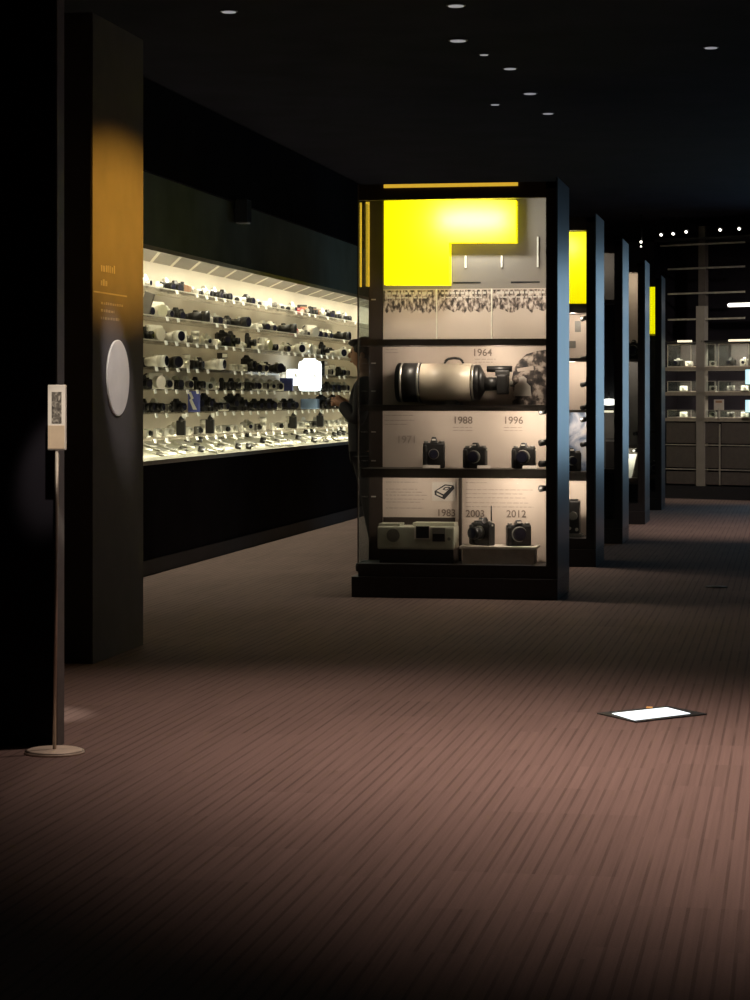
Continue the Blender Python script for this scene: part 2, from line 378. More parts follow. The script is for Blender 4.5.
ORD = ['first', 'second', 'third', 'fourth', 'fifth', 'sixth', 'seventh', 'eighth', 'ninth', 'tenth', 'eleventh', 'twelfth', 'thirteenth', 'fourteenth', 'fifteenth',
       'sixteenth', 'seventeenth', 'eighteenth', 'nineteenth', 'twentieth'] + ['twenty-' + x for x in ('first', 'second', 'third', 'fourth', 'fifth', 'sixth', 'seventh', 'eighth', 'ninth')] + ['thirtieth']
shelves = []
for i, z in enumerate(SHZ):
    sh = thing('glass_shelf', 'long glass shelf in the wall case, ' + SHN[i] + (' of seven' if i in (0, 6) else ' of seven from the top'), 'shelf', (XW, CY0, z), group='shelves of the long wall case')
    GAP = 24.62 - CY0
    if i == 3:
        MB().bb(DX + .002, XS, .02, GAP - .13, -.008, 0).build('shelf_sheet', 'glass_shelf', sh); MB().bb(DX + .002, XS, GAP + .13, LY - .02, -.008, 0).build('shelf_sheet', 'glass_shelf', sh)
    else: MB().bb(DX + .002, XS, .02, LY - .02, -.008, 0).build('shelf_sheet', 'glass_shelf', sh)
    if i in (0, 1, 2):
        MB().bb(XS, XS + .006, .02, LY - .02, -.009, .0).build('shelf_edge', 'white_line', sh)
    shelves.append(sh)

# item prototypes: built facing +X, standing on z = 0; every mesh shared by its copies
def proto(parts): return [(n, b.mesh(n, m)) for n, b, m in parts]
Rz = lambda a: Matrix.Rotation(R(a), 3, 'Z')
def slr(bodym, topm, lensm, ll=.07, lr=.034, tall=0):
    b = MB().box((0, 0, .042 + tall / 2), (.045, .145, .084 + tall), bevel=.008).box((.022, .056, .04 + tall / 2), (.03, .03, .08 + tall), bevel=.008)
    t = MB().box((0, 0, .100 + tall), (.052, .05, .034), taper=(.6, .55)).cyl((0, .052, .084 + tall), (0, .052, .096 + tall), .012, seg=10).cyl((0, -.05, .084 + tall), (0, -.05, .094 + tall), .015, seg=10)
    l = MB().cyl((.02, 0, .046 + tall / 2), (.02 + ll * .55, 0, .046 + tall / 2), lr * .9).cyl((.02 + ll * .55, 0, .046 + tall / 2), (.02 + ll, 0, .046 + tall / 2), lr)
    g = MB().cyl((.02 + ll, 0, .046 + tall / 2), (.023 + ll, 0, .046 + tall / 2), lr * .82)
    return proto([('body', b, bodym), ('top_plate', t, topm), ('lens', l, lensm), ('lens_glass', g, 'lens_glass')])
def compact(bodym, accent):
    b = MB().box((0, 0, .036), (.035, .115, .072), bevel=.010)
    l = MB().cyl((.015, .01, .034), (.035, .01, .034), .024).cyl((.035, .01, .034), (.045, .01, .034), .018)
    f = MB().box((.018, -.038, .056), (.004, .026, .012))
    return proto([('body', b, bodym), ('lens', l, accent), ('flash_window', f, 'silver')])
def upright_lens(m1, m2, h=.13, r=.04):
    return proto([('barrel', MB().cyl((0, 0, 0), (0, 0, h * .7), r * .85).cyl((0, 0, h * .7), (0, 0, h), r), m1),
                  ('focus_ring', MB().cyl((0, 0, h * .3), (0, 0, h * .5), r * .95), m2), ('lens_glass', MB().cyl((0, 0, h), (0, 0, h + .003), r * .8), 'lens_glass')])
def flash_unit(m1):
    return proto([('body', MB().box((0, 0, .06), (.04, .06, .12), bevel=.006), m1), ('lamp_head', MB().box((.015, 0, .145), (.075, .07, .05), bevel=.005), m1), ('flash_window', MB().box((.054, 0, .145), (.004, .056, .036)), 'white')])
def bellows():
    b = MB().box((-.02, 0, .06), (.03, .12, .12), bevel=.004)
    c = MB()
    for k in range(5): c.box((.0 + k * .012, 0, .055), (.008, .085 - k * .008, .085 - k * .008))
    return proto([('body', b, 'black'), ('bellows', c, 'tan'), ('lens', MB().cyl((.055, 0, .055), (.08, 0, .055), .022), 'silver'), ('base_board', MB().box((.03, 0, .006), (.11, .09, .012)), 'black')])
def underwater():
    return proto([('housing', MB().box((0, 0, .07), (.07, .17, .14), bevel=.02), 'white'), ('port', MB().cyl((.03, 0, .06), (.09, 0, .06), .05, .056), 'silver'), ('handle', MB().tube([(0, -.09, .03), (0, -.12, .05), (0, -.12, .11), (0, -.085, .13)], .009), 'grey_body')])
def tele(bm_, lm):
    p = slr(bm_, bm_, 'black', .04, .03)
    l = MB().cyl((.06, 0, .046), (.18, 0, .050), .034, .046).cyl((.18, 0, .050), (.25, 0, .052), .050)
    return p + proto([('long_barrel', l, lm), ('lens_glass', MB().cyl((.25, 0, .052), (.253, 0, .052), .042), 'lens_glass')])
KINDS = {
 'slr_black': ('slr_camera', 'camera', 'black reflex camera', slr('black', 'black', 'black')),
 'slr_tall': ('slr_camera', 'camera', 'tall reflex camera with motor base', slr('black', 'black', 'black', tall=.05)),
 'slr_silver': ('slr_camera', 'camera', 'reflex camera with a silver top', slr('black', 'silver', 'black')),
 'slr_cream': ('slr_camera', 'camera', 'pale reflex camera with a short lens', slr('white', 'white', 'grey_body', .05)),
 'range': ('rangefinder_camera', 'camera', 'silver camera with a silver lens', slr('silver', 'silver', 'silver', .045, .026)),
 'compact_white': ('compact_camera', 'camera', 'small white compact camera', compact('white', 'silver')),
 'compact_grey': ('compact_camera', 'camera', 'small grey compact camera', compact('grey_body', 'black')),
 'compact_red': ('compact_camera', 'camera', 'small red compact camera', compact('red', 'silver')),
 'compact_silver': ('compact_camera', 'camera', 'small silver compact camera', compact('silver', 'black')),
 'lens_black': ('camera_lens', 'lens', 'black lens standing upright', upright_lens('black', 'grey_body')),
 'lens_white': ('camera_lens', 'lens', 'white lens standing upright', upright_lens('white', 'silver')),
 'flash': ('flash_unit', 'flash', 'black flash unit', flash_unit('black')),
 'bellows': ('bellows_camera', 'camera', 'folding camera with brown bellows', bellows()),
 'under': ('underwater_camera', 'camera', 'chunky white underwater camera', underwater()),
 'tele_white': ('telephoto_camera', 'camera', 'black camera with a long white lens', tele('black', 'white')),
 'tele_black': ('telephoto_camera', 'camera', 'black camera with a long black lens', tele('black', 'black')),
}
def place(kind, loc, rz, label, group, parent=None):
    n, cat, desc, parts = KINDS[kind]
    o = thing(n, label, cat, loc, rz, group)
    for pn, me in parts: put(pn, me, o)
    return o
rowkinds = [
 ['slr_cream', 'range', 'compact_white', 'slr_silver', 'slr_black', 'bellows', 'compact_silver', 'range', 'slr_silver', 'slr_black'],
 ['slr_black', 'slr_silver', 'under', 'slr_cream', 'slr_black', 'tele_black', 'slr_black', 'compact_white', 'slr_silver', 'compact_grey'],
 ['slr_tall', 'slr_black', 'under', 'tele_white', 'compact_white', 'slr_cream', 'lens_white', 'range', 'compact_white', 'slr_tall'],
 ['slr_black', 'tele_white', 'slr_cream', 'tele_black', 'compact_white', 'lens_white', 'slr_silver', 'tele_white', 'slr_cream', 'flash'],
 ['slr_silver', 'slr_black', 'under', 'slr_cream', 'slr_silver', 'slr_cream', 'slr_black', 'compact_silver', 'range', 'slr_black'],
 ['slr_black', 'slr_black', 'slr_silver', 'compact_grey', 'slr_black', 'slr_black', 'slr_tall', 'slr_tall', 'slr_black', 'slr_cream'],
 ['compact_white', 'compact_silver', 'compact_white', 'compact_white', 'range', 'compact_white', 'compact_grey', 'lens_white', 'compact_white', 'compact_silver'],
]
NROW = 28
Y0 = 18.15
for i, z in enumerate(SHZ):
    rk = rowkinds[i]
    for k in range(NROW):
        y = Y0 + k * SPC + random.uniform(-.03, .03)
        kind = rk[k % 10] if k < 10 else random.choice(rk)
        if i == 0 and k == 19: kind = 'compact_red'
        if i == 1 and k == 18: kind = 'compact_red'
        if i in (2, 3) and k in (12,): kind = 'slr_tall'
        if i == 5 and k in (5,): kind = None
        if i in (3, 4) and k in (17, 18, 19, 20): kind = None
        if i == 5 and k in (19, 20): kind = None       # where the glowing reflection shape stands
        if random.random() < (.45 if i < 2 else .85): put('caption_card', card_me, shelves[i], (XS + .007, y - CY0 - .05, -.004), (0, R(-12), 0))
        if kind is None: continue
        d = KINDS[kind][2]
        reds = kind == 'compact_red'
        lab = '%s, %s from left on %s wall case shelf' % (d, ORD[k], SHN[i])
        x = XW - .30 + (.03 if 'compact' in kind else 0) - (.04 if 'tele' in kind else 0)
        place(kind, (x, y, z + .001), R(random.choice((-38, -30, -20, -8, 0, 12))), lab, 'cameras and lenses on the wall case shelves')
# stands hanging on the lowest level, a grey plate at the far left, coloured boxes
def small_box(name, label, cat, loc, dims, m, rz=0, extra=None, tilt=0):
    o = thing(name, label, cat, loc, rz); o.rotation_euler = (0, tilt, rz)
    MB().box((0, 0, dims[2] / 2), dims, bevel=min(dims) * .12).build('box_body' if 'box' in name else 'body', m, o)
    if extra: extra(o)
    return o
def zig(o):
    MB().prism([(-.045, .178), (-.02, .178), (.005, .12), (-.01, .11), (.035, .02), (.0, .02), (-.035, .105), (-.02, .12)], (-.034, -.031)).build('white_graphic', 'white', o)
small_box('printed_box', 'blue box with a white zigzag on the sixth shelf of the wall case', 'box', (XW - .22, Y0 + 5 * SPC, SHZ[5]), (.10, .06, .185), 'blue', 0, zig)
small_box('leaning_plate', 'grey rectangular plate leaning at the left end of the second shelf', 'plate', (XW - .20, Y0 - .02, SHZ[1] + .002), (.085, .02, .19), 'grey_body', 0, None, R(18))
def strap_cam(o):
    MB().cyl((.0, -.02, .13), (.02, -.03, .155), .022).build('lens_cap', 'black', o)
    MB().box((.03, -.02, .165), (.03, .02, .04)).build('hang_tag', 'white', o)
for k, (px_, py) in enumerate(((181, 438), (210, 437), (293, 433), (320, 432))):
    y, z = onx(px_, py, XW - .2)
    small_box('hanging_pouch', ['leftmost of four dark pouches on bottom wall case shelf', 'second from left of four dark pouches on bottom wall case shelf',
        'third from left of four dark pouches on bottom wall case shelf', 'rightmost of four dark pouches, on bottom shelf near the standing person'][k], 'pouch', (XW - .2, y, SHZ[6] + .005), (.075, .05, .13), 'black', 0, strap_cam)
# white reflection in the case glass, built as glowing boxes
gy = 24.62
gl = thing('white_reflection', 'bright white reflection in the wall case glass, built as glowing rounded boxes', 'painted reflection', (XW - .20, gy, SHZ[4] + .002))
MB().box((.025, 0, .165), (.25, .12, .33), bevel=.045).box((.02, 0, .330), (.14, .08, .05), bevel=.02).build('main_reflection', 'glow_white', gl)
MB().box((-.165, .0, .15), (.14, .08, .18), bevel=.03).build('side_reflection', 'glow_white', gl)
small_box('printed_box', 'steel-blue rounded box standing for haze under the white reflection in the wall case', 'box', (XW - .17, gy - .02, SHZ[5] + .003), (.19, .12, .11), 'steel_blue')  # solid box painting the bluish haze below the reflection
small_box('printed_box', 'dark violet box standing for haze left of the white reflection in the wall case', 'box', (XW - .36, gy - .35, SHZ[4] + .003), (.14, .05, .14), 'blue')  # solid box painting the violet haze beside the reflection
# flat accessories on the sloped tray
slope = math.atan2(1.03 - CZ0, -DX)
acc = {'filter_case': ('white', MB().cyl((0, 0, 0), (0, 0, .016), .04, seg=14)), 'booklet': ('white', MB().box((0, 0, .005), (.09, .13, .01))),
       'lens_cap': ('grey_body', MB().cyl((0, 0, 0), (0, 0, .012), .035, seg=14)), 'small_lens': ('black', MB().cyl((0, 0, 0), (0, 0, .045), .03, seg=14))}
acc = {k: (m, b.mesh(k, m)) for k, (m, b) in acc.items()}
accd = {'filter_case': 'round white filter case', 'booklet': 'small white booklet', 'lens_cap': 'flat grey lens cap', 'small_lens': 'short black lens'}
for row, (d0, d1, rn) in enumerate(((.06, .12, 'front'), (.18, .25, 'middle'), (.31, .38, 'back'))):
    for k in range(28):
        nm = random.choice(['filter_case', 'booklet', 'booklet', 'lens_cap', 'small_lens'])
        y = Y0 + .1 + k * .335 + row * .1 + random.uniform(-.03, .03); dx = random.uniform(d0, d1)
        z = CZ0 + dx * (1.03 - CZ0) / -DX
        put(nm, acc[nm][1], None, (XW - dx, y, z + .008), (0, slope, random.uniform(-.5, .5)), '%s, %s from left in %s row on wall case tray' % (accd[nm], ORD[k], rn), 'accessory', 'accessories on the sloping tray')

# ------------------------------------------------------------------ pro cameras for the towers, facing -Y
def pro_camera(loc, label, w=.15, h=.16, grip=0.0, antenna=False, lens_r=.036, ll=.06, rz=0, turned=False, strapring=True, group=None):
    o = thing('professional_camera', label, 'camera', loc, rz, group)
    hb = h * .80
    MB().box((0, 0, hb / 2), (w, .062, hb), bevel=.012).box((-w * .40, -.028, hb * .47), (w * .2, .05, hb * .9), bevel=.014).build('body', 'black', o)
    MB().box((0, .0, hb + h * .085), (w * .36, .07, h * .20), taper=(.5, .6), bevel=.004).build('prism_housing', 'black', o)
    for (dx_, dy_, dh, dr) in ((-.36, 0, .012, .016), (.36, 0, .014, .018), (.22, .01, .008, .009)): MB().cyl((w * dx_, dy_, hb - .002), (w * dx_, dy_, hb + dh), dr).build('dial', 'grey_body', o)
    ln = MB().cyl((0, -.03, hb * .56), (0, -.03 - ll * .5, hb * .56), lens_r * .95, seg=24).cyl((0, -.03 - ll * .5, hb * .56), (0, -.03 - ll, hb * .56), lens_r, lens_r * .97, seg=24).build('lens', 'black', o)
    MB().cyl((0, -.03 - ll, hb * .56), (0, -.032 - ll, hb * .56), lens_r * .8, seg=24).build('lens_glass', 'lens_glass', ln)
    MB().cyl((0, -.034, hb * .56), (0, -.04, hb * .56), lens_r * 1.08, seg=24).build('mount_ring', 'silver', ln)
    MB().box((0, -.036, hb + h * .10), (w * .17, .004, h * .05)).build('name_plate', 'white_board', o)
    if strapring:
        for q_ in (-.5, .5): MB().box((w * q_, 0, hb * .9), (.008, .012, .012)).build('strap_lug', 'silver', o)
    if antenna: MB().cyl((w * .34, .02, hb), (w * .34, .02, hb + .12), .006, .004, seg=8).box((w * .40, .0, .05), (.04, .04, .07), bevel=.006).build('antenna', 'black', o)
    return o

def numeral(s, x, y, z, size, parent, m='numeral'):
    me = text_mesh(s, size); me.materials.append(M[m])
    return put('year_numeral', me, parent, (x, y, z), (pi / 2, 0, 0))

# ------------------------------------------------------------------ towers
XRT = -1.59; XLT = -2.996
TW = XRT - XLT; TD = .84; BD = .42             # width, depth, showcase depth
def tower(Y, label, style):
    t = thing('display_tower', label, 'display tower', (XLT, Y, 0), group='row of display towers')
    def px(x, y, d=0):                         # local x, z seen at a photo position on this tower's plane (tower-one frame)
        X, Z = ony(x, y, 15.90 + d); return X - XLT, Z
    zz = lambda y, d=BD: px(450, y, d)[1]; xx = lambda x, d=BD: px(x, 400, d)[0]
    W = TW
    MB().bb(-.045, W + .0, -.02, TD, 0, .145, bevel=.004).build('plinth', 'plinth', t)
    MB().bb(0, W - .01, 0.0, TD, .145, .235).build('base_box', 'plinth', t)
    MB().bb(.0, W - .012, BD + .02, TD, .235, 2.90).build('rear_cabinet', 'frame_black', t)
    MB().bb(W - .012, W, .0, TD, .0, 2.93).build('side_panel', 'side', t)
    fr = MB(); x1 = xx(546, 0)
    fr.bb(x1, W - .012, 0, .06, .235, 2.90); fr.bb(x1 + .02, W - .012, .06, BD + .02, .235, 2.90)
    fr.build('front_post', 'frame_black', t)
    MB().bb(.0, x1, .0, .05, zz(199, 0) , 2.855).bb(0.0, W - .012, 0, BD + .02, 2.855, 2.90).build('top_rail', 'frame', t)
    MB().bb(.0, xx(383), BD - .01, BD + .02, .235, zz(199)).build('rear_post', 'frame', t)
    MB().bb(.0, .008, .0, BD - .012, .235, zz(199, 0)).build('side_glass', 'glass', t)
    MB().bb(.0, x1, -.006, -.001, .235, zz(199, 0)).build('front_glass', 'glass', t)
    MB().bb(-.004, .006, -.010, .004, .235, 2.90).build('corner_trim', 'grey_body', t)
    xa, xb = xx(383), x1 + .03
    def lampj(x, z, p, tgt, color=(1, .80, .64), s=.03):
        lamp('tower_spot', 'POINT', (XLT + x, Y + .08, z - .02), p * 3.6, color, s)
    def shelf(y0, y1, name='shelf'):
        MB().bb(.012, x1 + .02, .05, BD, zz(y1, .05), zz(y0, .05)).build(name, 'frame', t)
    def backing(y0, y1, x0=None, x1_=None, m='backing', tilt=0):
        b = MB().bb(x0 if x0 is not None else xa, x1_ or xb, BD - .012, BD, zz(y1), zz(y0)); return b.build('backing_panel', m, t)
    def knob(y):
        k = MB().cyl((x1 - .005, .07, zz(y, .07)), (x1 - .05, .11, zz(y, .07) - .005), .020, .024).cyl((x1 + .02, .06, zz(y, .07) + .01), (x1 - .005, .07, zz(y, .07)), .010)
        k.build('spot_head', 'black', t)
    # lit yellow or grey header
    if style in ('yellow', 'yellow_small'):
        backing(196, 289, m='header_grey')
        poly = [px(a, b, BD - .13) for a, b in ((384, 200), (516, 200), (516, 242.5), (449, 242.5), (449, 285), (384, 285))]
        MB().prism(poly, (BD - .13, BD - .013)).build('yellow_sign', 'yellow', t)
        MB().bb(xx(384, 0), xx(518, 0), -.012, 0.0, zz(187, 0), zz(183.5, 0)).build('top_reflection_strip', 'yellow_reflection', t)  # these glowing strips paint the sign's reflections in the glass
        MB().bb(.008, .020, .02, .03, zz(286, 0), zz(201, 0)).build('side_reflection_strip', 'yellow_reflection', t)
        MB().bb(xx(366.5), xx(370), BD - .03, BD - .015, zz(286), zz(201)).build('side_reflection_strip', 'yellow_reflection', t)
        for (x, a, b) in ((466, 256, 268), (502, 256, 268), (538, 238, 268)):
            MB().bb(xx(x - .8), xx(x + .8), BD - .025, BD - .012, zz(b), zz(a)).build('white_tick', 'white', t)
        for (a, b) in ((453, 481), (511, 540)):
            MB().bb(xx(a), xx(b), BD - .016, BD - .012, zz(283.6), zz(282.2)).build('dark_slot', 'frame_black', t)
        lamp('header_lamp', 'AREA', (XLT + xx(466, .1), Y + .075, zz(216, .1)), 9, (1, .93, .85), .46, (XLT + xx(466, .1), Y + 1, zz(222, .1)), size_y=.06)
    elif style == 'dark':
        backing(196, 300, m='header_grey')
        lampj(x1 - .05, zz(205), .4, None)
    elif style == 'beige':
        backing(196, 339, m='header_grey')
        lampj(x1 - .12, zz(205), 1.2, None)
    return t, px, zz, xx, x1, xa, xb, shelf, backing, knob, lampj

T1 = tower(15.90, 'nearest display tower with large yellow L shaped sign and cameras behind glass', 'yellow')
t, px, zz, xx, x1, xa, xb, shelf, backing, knob, lampj = T1
Y = 15.90
# picture band
xs = [383, 437, 492, 546]
for a, b in zip(xs, xs[1:]):
    p = MB().bb(xx(a) + .004, (xx(b) if b < 540 else xb) - .004, BD - .014, BD, zz(339), zz(289)).build('picture_panel', 'backing', t)
    X0, X1 = xx(a) + .006, (xx(b) if b < 540 else xb) - .006
    pts = [(X0, zz(290)), (X1, zz(290))]; n = 16
    low = [(X1 - (X1 - X0) * k / n, zz(311 + random.uniform(-3, 3))) for k in range(n + 1)]
    MB().prism(pts + low, (BD - .016, BD - .014)).build('crowd_photo', 'crowd', p)
    tb = MB()
    for (yy, hh, frac) in ((292, 2.2, .85), (297, 1.2, .8)):
        x = X0 + .03
        while x < X0 + (X1 - X0) * frac:
            wd = random.uniform(.012, .035); tb.bb(x, x + wd, BD - .0175, BD - .016, zz(yy + hh), zz(yy)); x += wd + .008
    tb.build('printed_text', 'white_board', p)
    if a > 383: MB().bb(xx(a) - .005, xx(a) + .003, BD - .02, BD, zz(339), zz(289)).build('divider', 'white_line', t)
shelf(339, 345.5)
bpA = backing(345, 406)
shelf(405, 411)
bpB = backing(411, 470)
shelf(469, 478)
bpC = backing(478, 564, xx(383), xx(459.5)); bpD = backing(478, 564, xx(462.5), xb)
MB().bb(xx(459.5), xx(462.5), BD - .05, BD, zz(564), zz(478)).build('divider', 'frame', t)
yB = BD - .016
numeral('1964', xx(482.5), yB, zz(356), .072, bpA)
numeral('1988', xx(463), yB, zz(423.5), .072, bpB); numeral('1996', xx(513.5), yB, zz(423.5), .072, bpB)
numeral('1971', xx(407), yB, zz(443), .075, bpB, 'faint')
numeral('1983', xx(446.5), yB, zz(516), .070, bpC)
numeral('2003', xx(475.5), yB, zz(516.5), .070, bpD); numeral('2012', xx(516.5), yB, zz(516.5), .072, bpD)
def lines(parent, x0, x1_, ys, m='faint', h=.8, n=None):
    b = MB()
    for yy in ys:
        x = x0; e = x0 + (x1_ - x0) * random.uniform(.75, 1)
        while x < e:
            wd = random.uniform(.015, .05); b.bb(x, min(x + wd, e), BD - .0135, BD - .012, zz(yy + h), zz(yy)); x += wd + .008
    b.build('printed_text', m, parent)
lines(bpA, xx(386), xx(400), [349, 352]); lines(bpA, xx(475), xx(497), [359, 362])
lines(bpB, xx(385), xx(416), [415, 420, 424]); lines(bpB, xx(453), xx(476), [427, 430]); lines(bpB, xx(504), xx(524), [427, 430])
lines(bpC, xx(386), xx(428), [482, 489, 492, 495, 499, 502, 508]); lines(bpD, xx(466), xx(488), [482]); lines(bpD, xx(466), xx(538), [489, 493, 497, 502, 506])
# photographers collage
pts = [px(546.5 + 4, 347), px(530, 350), px(520, 353), px(512, 360), px(507, 368), px(505, 378), px(506, 390), px(505, 405.5), px(550.5, 405.5)]
MB().prism(pts, (BD - .02, BD - .012)).build('photographers_print', 'collage', bpA)
blob = [px(507, 396), px(508, 385), px(512, 382), px(513, 377), px(517, 375.5), px(520, 378), px(520, 382), px(524, 386), px(525, 396)]
MB().prism(blob, (BD - .023, BD - .02)).build('white_figure_print', 'white_board', bpA)
lb = [px(510, 368), px(527, 365), px(527.5, 369.5), px(511, 371)]
MB().prism(lb, (BD - .023, BD - .02)).build('white_lens_print', 'backing', bpA)
# drawing card
cd_ = MB().bb(xx(432.5), xx(456), BD - .02, BD - .012, zz(501), zz(482)).build('drawing_card', 'white_board', t)
def P_(l): return [px(a_, b_, BD - .02) for a_, b_ in l]
MB().prism(P_([(434.5, 491), (445, 484.3), (453.5, 485.3), (454.5, 488.5), (444.5, 499.5), (434.8, 495)]), (BD - .0225, BD - .02)).build('drawing_outline', 'frame_black', cd_)
MB().prism(P_([(436.5, 490.8), (445.5, 485.6), (452, 486.2), (443.6, 494.2)]), (BD - .024, BD - .0225)).build('drawing_top', 'white_board', cd_)
MB().prism(P_([(436.5, 492.5), (442.5, 495.5), (442.5, 497), (436.8, 494.5)]), (BD - .024, BD - .0225)).build('drawing_front', 'white_board', cd_)
MB().prism(P_([(442.5, 489.5), (444.5, 487.3), (449.5, 486.6), (450.5, 488), (446.5, 490.5)]), (BD - .0255, BD - .024)).build('drawing_lid', 'frame_black', cd_)
MB().prism(P_([(444.3, 489.2), (445.6, 488.1), (448.5, 487.6), (448.6, 488.3), (446.3, 489.7)]), (BD - .027, BD - .0255)).build('drawing_lens', 'white_board', cd_)
MB().bb(xx(383.5), xx(455.5), BD - .015, BD - .012, zz(525), zz(517.5)).build('shadow_band', 'frame', t)  # dark strip painting the shadow behind the transmitter
for k in (442, 463, 487.5, 411): knob(k)
for k in (299, 363, 391, 432, 461, 497):
    MB().bb(xx(372), xx(376), BD - .03, BD - .01, zz(k + .6), zz(k - .5)).build('shelf_clip', 'metal_line', t)
# lamps behind the front frame
lampj(x1 - .10, zz(300, .1) + .0, 1.0, None); lampj(x1 - .60, zz(310, .1), .8, None); lampj(x1 - 1.0, zz(310, .1), .6, None)
lampj(x1 - .35, zz(348, .1), 1.8, None); lampj(x1 - .95, zz(348, .1), .7, None)
lampj(x1 - .14, zz(414, .1), 2.4, None); lampj(x1 - .75, zz(414, .1), .55, None)
lampj(x1 - .20, zz(481.5, .1), 2.2, None); lampj(x1 - .95, zz(481.5, .1), .6, None)

def W3(x, y, d): a, b = px(x, y, d); return Vector((XLT + a, Y + d, b))
# the great telephoto lens and its camera
zA = zz(405, .05); zax = zz(382.5, .24); yl = .24
def lx(x): return px(x, 380, yl)[0]
gt = thing('giant_telephoto_lens', 'very large cream telephoto lens with black hood and carry handle on a dark camera', 'camera lens', (XLT + lx(440), Y + yl, zA))
o0 = lx(440); zc = zax - zA
rr = .135
MB().cyl((lx(399) - o0, 0, zc), (lx(422) - o0, 0, zc), rr * 1.03, rr * 1.03, seg=40).cyl((lx(398) - o0, 0, zc), (lx(399.5) - o0, 0, zc), rr * .98, rr * 1.03, seg=40).build('lens_hood', 'black', gt)
for a_, b_ in ((402, 404), (419, 421)): MB().cyl((lx(a_) - o0, 0, zc), (lx(b_) - o0, 0, zc), rr * 1.05, seg=40).build('hood_ring', 'silver', gt)
MB().cyl((lx(397.3) - o0, 0, zc), (lx(398) - o0, 0, zc), rr * .93, seg=40).build('front_glass', 'lens_glass', gt)
MB().cyl((lx(422) - o0, 0, zc), (lx(472) - o0, 0, zc), rr, seg=48).build('barrel', 'cream', gt)
MB().cyl((lx(472) - o0, 0, zc), (lx(480) - o0, 0, zc), rr * .92, rr * .92, seg=40).cyl((lx(480) - o0, 0, zc), (lx(485) - o0, 0, zc), rr * .92, rr * .45, seg=40).cyl((lx(485) - o0, 0, zc - .01), (lx(497) - o0, 0, zc - .01), .05, .045, seg=24).build('rear_barrel', 'black', gt)
MB().cyl((lx(473) - o0, 0, zc), (lx(475) - o0, 0, zc), rr * .96, seg=40).build('rear_ring', 'silver', gt)
hz = zc + rr
MB().tube([(lx(445) - o0, 0, hz - .005), (lx(445) - o0, 0, hz + .012), (lx(448) - o0, 0, hz + .032), (lx(454) - o0, 0, hz + .038), (lx(460) - o0, 0, hz + .032), (lx(463) - o0, 0, hz + .012), (lx(463) - o0, 0, hz - .005)], .009).build('carry_handle', 'black', gt)
MB().box((lx(452) - o0, 0, (zc - rr) / 2 + .01), (.09, .10, max(.02, zc - rr + .03)), bevel=.006).box((lx(452) - o0, 0, .006), (.14, .12, .012), bevel=.003).build('tripod_foot', 'grey_body', gt)
cb = MB().box((lx(503) - o0, 0, zc - .015), (.075, .15, .14), bevel=.012).box((lx(502.5) - o0, .0, zc + .065), (.10, .055, .04), bevel=.006).build('camera_body', 'black', gt)
MB().cyl((lx(487) - o0, 0, zc + .095), (lx(512) - o0, 0, zc + .095), .022, seg=16).build('finder_scope', 'black', gt)
MB().cyl((lx(510) - o0, 0, zc - .01), (lx(513) - o0, 0, zc - .01), .02).build('eyepiece', 'grey_body', cb)
# three cameras on the middle shelf
zB = zz(469, .05) + .0; dB = .22
def tx(x, d=dB): return XLT + px(x, 440, d)[0]
pro_camera((tx(434), Y + dB, zB), 'tallest black camera, leftmost of three on middle shelf of nearest tower', .155, .225, ll=.03, lens_r=.034, rz=R(6))
pro_camera((tx(475.5), Y + dB, zB), 'squat black camera, middle one of three on middle shelf of nearest tower', .165, .185, ll=.05, lens_r=.042, rz=R(-8))
pro_camera((tx(524), Y + dB, zB), 'black camera, rightmost of three on middle shelf of nearest tower', .165, .185, ll=.055, lens_r=.046, rz=R(-5))
for k, (a, b) in enumerate(((425, 442), (479, 492), (524, 538))):
    put('caption_card', MB().box((0, 0, .012), (tx(b) - tx(a), .006, .022), rot=Matrix.Rotation(R(-25), 3, 'X')).mesh('caption_card', 'white_board'), None, (tx((a + b) / 2), Y + .13, zB + .001), None,
        ['small white caption card before the leftmost camera of the middle shelf', 'small white caption card before the 1988 camera', 'small white caption card before the 1996 camera'][k], 'card', 'caption cards in the nearest tower')
# long pale transmitter on its dark foot
zf = .235
dv = thing('picture_transmitter', 'long pale grey-green machine with round grille and dark windows, lower left in nearest tower', 'machine', (XLT + px(416, 540, .2)[0], Y + .2, zf))
def dxx(x): return px(x, 540, .09)[0] - px(416, 540, .2)[0]
zq = lambda y: zz(y, .09) - zf
MB().bb(dxx(377), dxx(454), -.10, .14, zq(550), zq(527), bevel=.012).build('body', 'device', dv)
MB().bb(dxx(378), dxx(399), -.08, .12, zq(527.5), zq(524.5)).bb(dxx(411), dxx(453), -.04, .13, zq(528), zq(523.5), bevel=.004).build('top_cover', 'device', dv)
MB().bb(dxx(379), dxx(453), -.09, .13, 0, zq(550)).build('foot', 'frame_black', dv)
MB().cyl((dxx(393), -.101, zq(536)), (dxx(393), -.106, zq(536)), .047, seg=32).build('grille', 'grey_body', dv)
MB().bb(dxx(414), dxx(430), -.108, -.100, zq(539.5), zq(526.5)).build('window_bezel', 'white_board', dv)
MB().bb(dxx(416), dxx(429), -.112, -.108, zq(538.5), zq(526.5)).build('window', 'black_gloss', dv)
MB().bb(dxx(432), dxx(445), -.104, -.100, zq(542), zq(528)).build('display_bezel', 'grey_body', dv)
MB().bb(dxx(432.5), dxx(444.5), -.108, -.104, zq(541.5), zq(534)).build('display', 'black_gloss', dv)
MB().cyl((dxx(449), -.100, zq(539)), (dxx(449), -.108, zq(539)), .012).build('knob', 'grey_body', dv)
